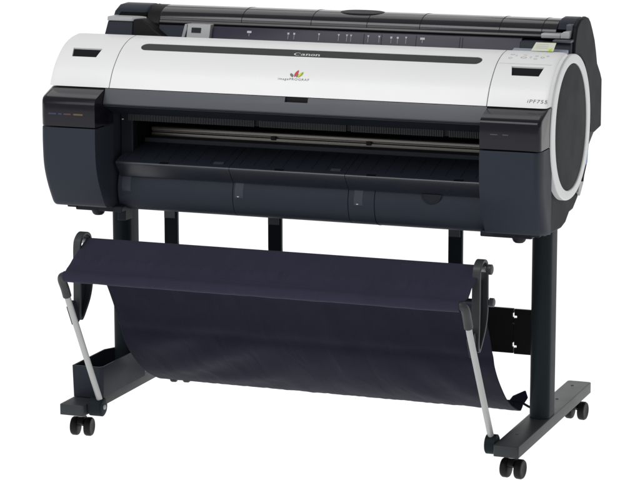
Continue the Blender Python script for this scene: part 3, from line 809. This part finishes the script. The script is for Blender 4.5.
# ------------------------------------------------------------------ cloth basket
RX = 0.512
for sx in (-1, 1):
    X = -0.515 if sx < 0 else 0.524
    # slim pale rod leaning forward from the foot
    bm = new_bm(); add_tube(bm, [(X+(0.006 if sx > 0 else 0), -0.018, 0.092), (X, -0.190, 0.388), (X, -0.2145, 0.431)], 0.0078, 20)
    part('basket_rod', bm, M['silver'])
    bm = new_bm()
    pts = [Vector((X, -0.165, 0.400)), Vector((X, -0.188, 0.437)), Vector((X, -0.203, 0.458))]
    ex = X-sx*0.030
    pts = spline([(X, -0.2045, 0.4135), (X, -0.2155, 0.435), (X, -0.2315, 0.4605), (X-sx*0.008, -0.2380, 0.4705), (ex, -0.2385, 0.4715)], 6)
    add_tube(bm, pts, 0.0110, 20)
    part('rod_elbow', bm, M['foot' if sx < 0 else 'foot'])
    # loop bracket carrying the upper rods
    outer = spline2([(-0.150, 0.365), (-0.1475, 0.40), (-0.146, 0.47), (-0.144, 0.53), (-0.132, 0.550), (-0.110, 0.559), (-0.086, 0.553), (-0.074, 0.535), (-0.071, 0.49), (-0.071, 0.43), (-0.085, 0.39), (-0.112, 0.358), (-0.133, 0.340), (-0.146, 0.345)], 6, closed=True)
    cyz = (-0.110, 0.45)
    n = len(outer); inner = []
    for i in range(n):
        a, b = outer[i-1], outer[(i+1) % n]; ty, tz = b[0]-a[0], b[1]-a[1]; l = math.hypot(ty, tz) or 1
        inner.append((outer[i][0]+tz/l*0.0085, outer[i][1]-ty/l*0.0085))
    if (inner[0][0]-cyz[0])**2+(inner[0][1]-cyz[1])**2 > (outer[0][0]-cyz[0])**2+(outer[0][1]-cyz[1])**2:
        inner = [(2*o[0]-q[0], 2*o[1]-q[1]) for o, q in zip(outer, inner)]
    x0, x1 = (X-0.011, X+0.009)
    bm = new_bm()
    add_loft(bm, [[(x, y, z) for y, z in L] for L, x in ((outer, x0), (outer, x1), (inner, x1), (inner, x0), (outer, x0))], cap=False)
    bmesh.ops.remove_doubles(bm, verts=bm.verts[:], dist=1e-6)
    lb = part('loop_bracket', bm, M['foot'], bevel=0.0015, seg=2)
    web = [(y, z) for y, z in inner if z < 0.53]
    wx = x0+0.003
    bm = new_bm()
    cy = [(-0.127, 0.525)]
    add_prism(bm, [(-0.137, 0.520), (-0.079, 0.50), (-0.079, 0.43), (-0.092, 0.394), (-0.117, 0.364), (-0.136, 0.348), (-0.143, 0.365), (-0.140, 0.40), (-0.138, 0.47)], wx, wx+0.004)
    part('bracket_web', bm, M['deep'], lb)
    bm = new_bm()
    add_lathe_x(bm, [(0, 0.007), (0.004, 0.007), (0.0045, 0.0125), (0.013, 0.0125), (0.0145, 0.010)] if sx > 0 else [(0, 0.010), (0.0015, 0.0125), (0.010, 0.0125), (0.0105, 0.007), (0.0145, 0.007)], (x1+0.0005 if sx > 0 else x0-0.015), -0.094, 0.533, 20)
    part('bracket_bolt', bm, M['foot'], lb)
    bm = new_bm()
    add_lathe_x(bm, [(0, 0.011), (0.010, 0.011), (0.012, 0.008)] if sx > 0 else [(0, 0.008), (0.002, 0.011), (0.012, 0.011)], (x1+0.0005 if sx > 0 else x0-0.0125), -0.064, 0.447, 20)
    part('bracket_bolt', bm, M['midgrey'], lb)
    # clamp fixing the bracket to the pale rod
    bm = new_bm(); add_tube(bm, [(X, -0.100, 0.288+0.0), (X, -0.152, 0.3815)], 0.0001, 6)
    bm.free()
    d = Vector((0, -0.170, 0.296)).normalized(); pc = Vector((X, -0.020, 0.092))
    p0, p1 = pc+d*0.275, pc+d*0.335
    cl = new_bm()
    nrm = Vector((0, d.z, -d.y))
    loopc = []
    for p in (p0, p1):
        loopc.append([p+Vector((-0.0115, 0, 0))+nrm*-0.002, p+Vector((0.004, 0, 0))+nrm*-0.002, p+Vector((0.004, 0, 0))+nrm*0.026, p+Vector((-0.0115, 0, 0))+nrm*0.026])
    add_loft(cl, loopc)
    part('rod_clamp', cl, M['deep'], lb, bevel=0.002, seg=2)
part('basket_crossbar', tube([(-0.522, -0.094, 0.533), (0.531, -0.094, 0.533)], 0.0068, 20), M['silver'])
part('basket_crossbar', tube([(-0.520, -0.064, 0.447), (0.531, -0.064, 0.447)], 0.006, 16), M['deep'])
part('basket_crossbar', tube([(-0.490, -0.2385, 0.4715), (0.496, -0.2385, 0.4715)], 0.0085, 20), M['foot'])

def cloth_sheet(path, x0, x1, nx, disp, mat, name, hemfun=None, thick=0.0012, xedge=None, parent=None):
    """cloth from a (y,z) path; disp(x, t) pushes it along its normal"""
    n = len(path); bm = new_bm(); grid = []
    for i in range(nx+1):
        x = x0+(x1-x0)*i/nx; row = []
        for j, (y, z) in enumerate(path):
            a = path[max(0, j-1)]; b = path[min(n-1, j+1)]; ty, tz = b[0]-a[0], b[1]-a[1]; l = math.hypot(ty, tz)
            d = disp(x, j/(n-1))
            xx = x
            if xedge: xx = xedge(x, j/(n-1))
            row.append(bm.verts.new((xx, y-tz/l*d, z+ty/l*d)))
        grid.append(row)
    for i in range(nx):
        for j in range(n-1):
            bm.faces.new((grid[i][j], grid[i+1][j], grid[i+1][j+1], grid[i][j+1]))
    o = part(name, bm, mat, parent, angle=180)
    s = o.modifiers.new('thickness', 'SOLIDIFY'); s.thickness = thick; s.offset = 0
    return o
# upper sheet: over the back rod, sloping to the front rod, hemmed round it
up = spline2([(-0.083, 0.525), (-0.0855, 0.537), (-0.094, 0.5412), (-0.105, 0.5375), (-0.140, 0.5225), (-0.180, 0.505), (-0.210, 0.4915), (-0.219, 0.4875)], 5)
hem = []
for a in range(60, 300, 12):
    hem.append((-0.2385+0.0125*math.cos(math.radians(a)), 0.4700+0.0128*math.sin(math.radians(a))))
up_all = up+[(-0.2270, 0.4830)]+hem
def disp_up(x, t):
    body = max(0.0, min(1.0, (t-0.27)*6))
    w = noise.noise((x*7, t*2.0, 0.3))*0.0048+noise.noise((x*26+t*6, t*3, 4.1))*0.0030+noise.noise((x*60+t*18, t*4, 7.7))*0.0006
    w *= body
    pinch = math.exp(-((t-0.46)/0.035)**2)
    w -= pinch*(0.0024+0.0022*noise.noise((x*46, 0, 9))+0.0012*noise.noise((x*120, 1, 2)))
    if t > 0.58: w *= 0.30
    return w
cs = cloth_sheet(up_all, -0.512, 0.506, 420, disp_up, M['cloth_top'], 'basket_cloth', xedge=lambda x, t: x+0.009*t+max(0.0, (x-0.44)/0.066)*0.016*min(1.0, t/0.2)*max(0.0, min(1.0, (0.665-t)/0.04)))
# lower sheet: hangs behind the hem and curves down and back
lowp = spline2([(-0.064, 0.450), (-0.040, 0.440), (-0.012, 0.415), (0.0145, 0.380), (0.044, 0.335), (0.072, 0.285), (0.100, 0.240), (0.140, 0.195), (0.195, 0.148), (0.255, 0.113), (0.325, 0.0838), (0.345, 0.0845), (0.358, 0.092), (0.362, 0.100)], 7)
def disp_low(x, t):
    low = math.exp(-((t-0.80)/0.10)**2)
    sag = noise.noise((x*3.2, t*2.2, 2.0))*0.004*(1-low)
    e = max(0.0, 1-abs(x+0.27)/0.26)
    fold = 0.0062*e*math.sin((x*0.50+t*0.66)*52)*max(0, min(1, (t-0.30)*4))*max(0, min(1, (0.74-t)*9))
    e2 = max(0.0, 1-abs(x-0.36)/0.16)
    fold += 0.0028*e2*math.sin((x*-0.8+t*0.5)*46)*max(0, min(1, (t-0.30)*4))*max(0, min(1, (0.74-t)*9))
    ruf = low*(noise.noise((x*70, 3, 1))*0.0011+noise.noise((x*24, 5, 2))*0.0012)
    return sag+fold+ruf+noise.noise((x*15, t*6, 5.0))*0.0020*(1-low)+0.0028*math.exp(-((t-0.40)/0.022)**2)
def edge_low(x, t):
    return x
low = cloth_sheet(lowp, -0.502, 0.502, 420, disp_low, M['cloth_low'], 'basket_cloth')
# tucked corner of the cloth at the right, drawstring and small gathers along the bottom seam
bm = new_bm()
fl = [(0.4600, 0.345, 0.090), (0.4960, 0.350, 0.0830), (0.5000, 0.375, 0.0900), (0.5050, 0.395, 0.1005), (0.4990, 0.392, 0.122), (0.4700, 0.375, 0.108)]
f2 = [(0.455, 0.36, 0.088), (0.492, 0.365, 0.0815), (0.496, 0.385, 0.0880), (0.500, 0.405, 0.099), (0.4950, 0.40, 0.119), (0.466, 0.385, 0.106)]
add_loft(bm, [fl, f2])
part('cloth_corner', bm, M['cloth_low'], low, bevel=0.003)
part('draw_cord', tube(spline([(0.500, 0.37, 0.091), (0.520, 0.36, 0.086), (0.538, 0.35, 0.089)], 5), 0.0032, 10), M['black'], low)

# ------------------------------------------------------------------ light, world, camera
w = bpy.data.worlds.new('World'); scene.world = w; w.use_nodes = True
bg = w.node_tree.nodes['Background']; bg.inputs['Color'].default_value = (1, 1, 1, 1); bg.inputs['Strength'].default_value = 0.30
def area(name, loc, target, size, power, sy=None):
    l = bpy.data.lights.new(name, 'AREA'); l.energy = power; l.size = size
    if sy: l.shape = 'RECTANGLE'; l.size_y = sy
    o = bpy.data.objects.new(name, l); C.objects.link(o); o.location = loc
    o.rotation_euler = (Vector(target)-Vector(loc)).to_track_quat('-Z', 'Y').to_euler()
    return o
area('softbox_overhead', (-0.6, -2.6, 4.2), (0, 0.1, 0.8), 3.2, 102, 2.4)
area('added_back_light', (-1.6, 2.8, 3.9), (0, 0.3, 0.9), 2.6, 16, 2.2)  # unseen lamp added for a highlight along the top of the roll cover
area('softbox_front', (-2.6, -5.2, 2.6), (0, 0.1, 0.7), 2.2, 30, 2.2)

cam = bpy.data.cameras.new('camera'); co = bpy.data.objects.new('camera', cam); C.objects.link(co)
psi, th = 0.3545, 0.1856
co.location = (2.2211, -5.7908, 1.7169)
d = Vector((-math.sin(psi)*math.cos(th), math.cos(psi)*math.cos(th), -math.sin(th)))
co.rotation_euler = d.to_track_quat('-Z', 'Y').to_euler()
cam.sensor_width = 36; cam.lens = 2550.6/640*36
cam.clip_start = 0.1; cam.clip_end = 200
scene.camera = co
scene.view_settings.view_transform = 'Standard'; scene.view_settings.look = 'None'
scene.view_settings.exposure = 0; scene.view_settings.gamma = 1
